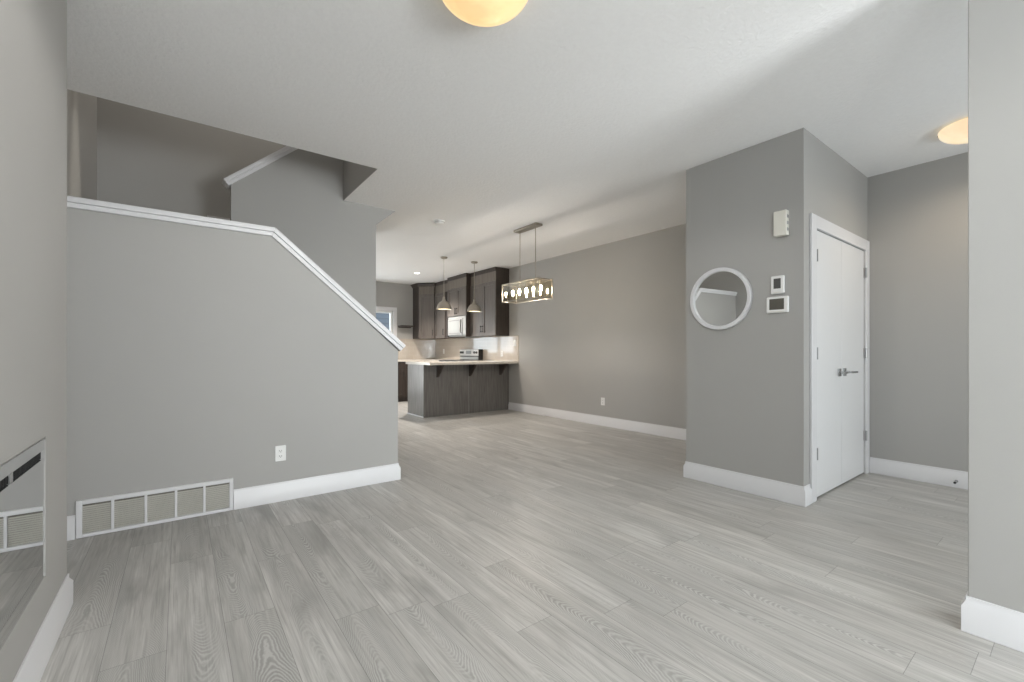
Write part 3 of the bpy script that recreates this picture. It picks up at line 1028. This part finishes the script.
MB().prism([(x, yy, UZ0) for x, yy in cp], (0, 0, UZ2 - UZ0)).build('carcass', 'cab_dark', cc)
u = (Bp - A).normalized()
T = face_matrix((A.x, A.y, 0), (u.x, u.y, 0), (-0.7071, -0.7071, 0))
wd = (Bp - A).length
dd = shaker(MB(T), 0.012, wd - 0.012, UZ0 + 0.003, UZ1).build('door', 'cab', cc, 0.0015)
bar_pull(T, wd - 0.045, 0.02, 1.50, 1.64, dd)
MB(T).box(0.012, wd - 0.012, 0, 0.014, UZ1 + 0.006, UZ2).build('riser_panel', 'riser', cc, 0.001)
crown_on(cc, [(4.77, 9.29), (4.49, 9.57), (4.49, YB - 0.003)])

# microwave
mw = thing('microwave', (4.86, 8.11, 1.44), 'white over the range microwave under the deeper cabinet', 'microwave')
MX, MY0, MY1, MZ0, MZ1 = 4.690, 7.735, 8.485, 1.445, 1.87
MB().box(MX, XR - 0.001, MY0, MY1, MZ0, MZ1).build('body', 'appliance', mw, 0.004)
T = face_matrix((MX, MY1, 0), (0, -1, 0), (-1, 0, 0))
MB(T).box(0.004, 0.62, 0.0005, 0.022, MZ0 + 0.03, MZ1 - 0.05).build('door', 'appliance', mw, 0.006)
MB(T).box(0.05, 0.48, 0.022, 0.024, MZ0 + 0.085, MZ1 - 0.105).build('door_window', 'appliance_panel', mw, 0.001)
for z in (MZ0 + 0.058, MZ1 - 0.095):
    MB(T).box(0.05, 0.50, 0.022, 0.0245, z, z + 0.018).build('window_trim', 'trim_grey', mw)
MB(T).tube([(0.560, 0.022, MZ0 + 0.07), (0.585, 0.05, MZ0 + 0.10), (0.608, 0.058, (MZ0 + MZ1) / 2), (0.585, 0.05, MZ1 - 0.11), (0.560, 0.022, MZ1 - 0.08)], 0.013).build('handle', 'screen', mw)
MB(T).box(0.63, 0.745, 0.0005, 0.018, MZ0 + 0.03, MZ1 - 0.05).build('control_panel', 'appliance', mw, 0.003)
MB(T).box(0.004, 0.746, 0.0005, 0.016, MZ1 - 0.046, MZ1 - 0.006).build('vent_louvre', 'appliance', mw, 0.003)

# backsplash
struct('wall_backsplash_right', MB().box(XR - 0.009, XR, 6.514, YB - 0.009, 0.94, UZ0), 'tile_y', 0.001)
struct('wall_backsplash_end', MB().box(4.12, XR, YB - 0.009, YB, 0.94, UZ0), 'tile_x', 0.001)

# floating shelf
tag(MB().box(4.11, 4.45, YB - 0.20, YB - 0.0005, 1.712, 1.742).box(4.12, 4.44, YB - 0.02, YB - 0.0005, 1.69, 1.712).build('floating_shelf', 'cab_dark', None, 0.002),
    'thin dark floating shelf between kitchen window and corner cabinet', 'shelf')

# peninsula
PX0, PY0, PY1 = 3.292, 6.83, 7.48
pn = thing('kitchen_peninsula', ((PX0 + XR) / 2, (PY0 + PY1) / 2, 0), 'dark wood breakfast bar peninsula with panelled back', 'kitchen island')
MB().box(PX0 + 0.02, XR - 0.0005, PY0 + 0.012, PY1 - 0.02, 0.10, 0.898).box(PX0 + 0.02, XR - 0.0005, PY0 + 0.012, PY1 - 0.075, 0, 0.10).build('carcass', 'cab_dark', pn)
MB().box(PX0, PX0 + 0.02, PY0, PY1, 0, 0.898).build('end_panel', 'pen', pn, 0.002)
MB().box(PX0 + 0.0205, 4.188, PY0, PY0 + 0.012, 0, 0.898).build('back_panel', 'pen', pn, 0.002)
MB().box(4.196, XR - 0.019, PY0, PY0 + 0.012, 0, 0.898).build('back_panel', 'pen', pn, 0.002)
MB().box(4.1885, 4.1955, PY0 + 0.002, PY0 + 0.012, 0, 0.898).build('joint_strip', 'hinge', pn)
MB().box(PX0 - 0.012, PX0, PY0 - 0.002, PY1, 0, 0.018).build('shoe_strip', 'trim', pn)
T = face_matrix((PX0 + 0.02, PY1 - 0.02, 0), (1, 0, 0), (0, 1, 0))
for k in range(3):
    d = shaker(MB(T), 0.004 + k * 0.44, 0.436 + k * 0.44, 0.12, 0.88).build('door', 'cab', pn, 0.0015)
    bar_pull(T, 0.40 + k * 0.44, 0.02, 0.70, 0.84, d)
for bx in (3.552, 4.205, 4.886):
    MB().prism([(bx - 0.018, PY0 - 0.0005, 0.898), (bx - 0.018, PY0 - 0.21, 0.898), (bx - 0.018, PY0 - 0.21, 0.872), (bx - 0.018, PY0 - 0.03, 0.678), (bx - 0.018, PY0 - 0.0005, 0.678)], (0.036, 0, 0)).build('bracket', 'cab_dark', pn, 0.002)

# worktops
SX0, SX1, SY0, SY1 = 3.85, 4.45, 6.98, 7.38
CX_0, CY_0, CY_1 = 3.262, 6.53, 7.50
pt = MB()
pt.box(CX_0, SX0, CY_0, CY_1, 0.899, 0.939).box(SX1, XR - 0.0005, CY_0, CY_1, 0.899, 0.939)
pt.box(SX0, SX1, CY_0, SY0, 0.899, 0.939).box(SX0, SX1, SY1, CY_1, 0.899, 0.939)
tag(pt.build('worktop', 'counter'), 'pale stone worktop on the dark peninsula', 'countertop')
tag(MB().box(4.46, XR - 0.0005, 7.501, 7.727, 0.899, 0.939).build('worktop', 'counter'), 'short pale worktop between peninsula and stove', 'countertop')
w2 = MB().box(4.46, XR - 0.0005, 8.493, YB - 0.0005, 0.899, 0.939).box(3.55, 4.4601, 9.26, YB - 0.0005, 0.899, 0.939)
tag(w2.build('worktop', 'counter'), 'pale worktop along the kitchen end wall left of the stove', 'countertop')

sk = thing('kitchen_sink', ((SX0 + SX1) / 2, (SY0 + SY1) / 2, 0.939), 'steel sink set in the peninsula worktop', 'sink')
r0 = 0.0
MB().box(SX0 - 0.012, SX0 + 0.02, SY0 - 0.012, SY1 + 0.012, 0.9395, 0.944).box(SX1 - 0.02, SX1 + 0.012, SY0 - 0.012, SY1 + 0.012, 0.9395, 0.944) \
    .box(SX0 + 0.02, SX1 - 0.02, SY0 - 0.012, SY0 + 0.02, 0.9395, 0.944).box(SX0 + 0.02, SX1 - 0.02, SY1 - 0.02, SY1 + 0.012, 0.9395, 0.944).build('rim', 'steel', sk, 0.001)
MB().box(SX0 + 0.004, SX0 + 0.008, SY0 + 0.004, SY1 - 0.004, 0.90, 0.9395).box(SX1 - 0.008, SX1 - 0.004, SY0 + 0.004, SY1 - 0.004, 0.90, 0.9395) \
    .box(SX0 + 0.008, SX1 - 0.008, SY0 + 0.004, SY0 + 0.008, 0.90, 0.9395).box(SX0 + 0.008, SX1 - 0.008, SY1 - 0.008, SY1 - 0.004, 0.90, 0.9395) \
    .box(SX0 + 0.004, SX1 - 0.004, SY0 + 0.004, SY1 - 0.004, 0.8985, 0.90).build('basin', 'steel', sk)

# base cabinets along the walls
def base_cabinet(label, origin, u, n, w, depth, ndoors):
    t = thing('base_cabinet', origin, label, 'cabinet', 'lower kitchen cabinets')
    T = face_matrix(origin, u, n)
    MB(T).box(0.001, w - 0.001, -depth, 0, 0.10, 0.898).build('carcass', 'cab_dark', t)
    MB(T).box(0.001, w - 0.001, -depth, -0.06, 0, 0.10).build('toe_kick', 'cab_dark', t)
    for k in range(ndoors):
        a, c = k * w / ndoors, (k + 1) * w / ndoors
        dr = MB(T).box(a + 0.003, c - 0.003, 0.0005, 0.02, 0.735, 0.885).build('drawer', 'cab_dark', t, 0.0015)
        bar_pull(T, (a + c) / 2, 0.02, 0.06, 0.81, dr, True)
        d = shaker(MB(T), a + 0.003, c - 0.003, 0.11, 0.725, 0.0005).build('door', 'cab_dark', t, 0.0015)
        bar_pull(T, c - 0.035, 0.02, 0.56, 0.69, d)
    return t


base_cabinet('dark base cabinet under the kitchen window end wall', (3.57, 9.30, 0), (1, 0, 0), (0, -1, 0), 0.90, 0.599, 2)
base_cabinet('dark base cabinet in the corner left of the stove', (4.50, 9.27, 0), (0, -1, 0), (-1, 0, 0), 0.77, 0.599, 1)

# range
rg = thing('kitchen_range', (4.78, 8.11, 0), 'white stove with knob backguard below the microwave', 'stove')
RX0, RX1, RY0, RY1 = 4.46, XR - 0.012, 7.733, 8.487
MB().box(RX0, RX1, RY0, RY1, 0.03, 0.925).build('body', 'dark', rg, 0.004)
MB().box(RX0 - 0.01, RX1 - 0.11, RY0, RY1, 0.9255, 0.945).build('cooktop', 'dark', rg, 0.004)
MB().box(4.982, RX1, RY0 - 0.004, RY1 + 0.004, 0.9255, 1.172).build('backguard', 'dark', rg, 0.004)
T = face_matrix((4.982, RY1, 0), (0, -1, 0), (-1, 0, 0))
MB(T).box(0.0, 0.754, 0.0005, 0.012, 1.035, 1.170).build('control_panel', 'plastic', rg, 0.004)
MB(T).box(0.01, 0.744, 0.0005, 0.008, 0.955, 1.015).build('splash_panel', 'appliance_panel', rg, 0.002)
MB(T).box(0.27, 0.48, 0.012, 0.014, 1.075, 1.145).build('clock_panel', 'appliance_panel', rg)
for kx in (0.06, 0.145, 0.61, 0.695):
    MB(T).lathe([(0, 0.012), (0.026, 0.012), (0.024, 0.020), (0.020, 0.038), (0, 0.038)], (kx, 0, 1.105), 20, 'y').build('knob', 'screen', rg)
T = face_matrix((RX0, RY1, 0), (0, -1, 0), (-1, 0, 0))
od = MB(T).box(0.006, 0.748, 0.0005, 0.03, 0.24, 0.83).build('oven_door', 'appliance', rg, 0.004)
MB(T).tube([(0.08, 0.03, 0.78), (0.08, 0.07, 0.78), (0.674, 0.07, 0.78), (0.674, 0.03, 0.78)], 0.011).build('handle', 'appliance', od)
MB(T).box(0.14, 0.61, 0.03, 0.032, 0.36, 0.68).build('oven_window', 'screen', od)
MB(T).box(0.006, 0.748, 0.0005, 0.026, 0.05, 0.225).build('drawer', 'appliance', rg, 0.004)
for bx, by, br in ((4.60, 7.92, 0.09), (4.60, 8.30, 0.075), (4.84, 7.92, 0.075), (4.84, 8.30, 0.09)):
    MB().lathe([(br - 0.008, 0.0), (br, 0.0), (br, 0.003), (br - 0.008, 0.003), (br - 0.008, 0.0)], (bx, by, 0.9455), 28).build('burner', 'hinge', rg)
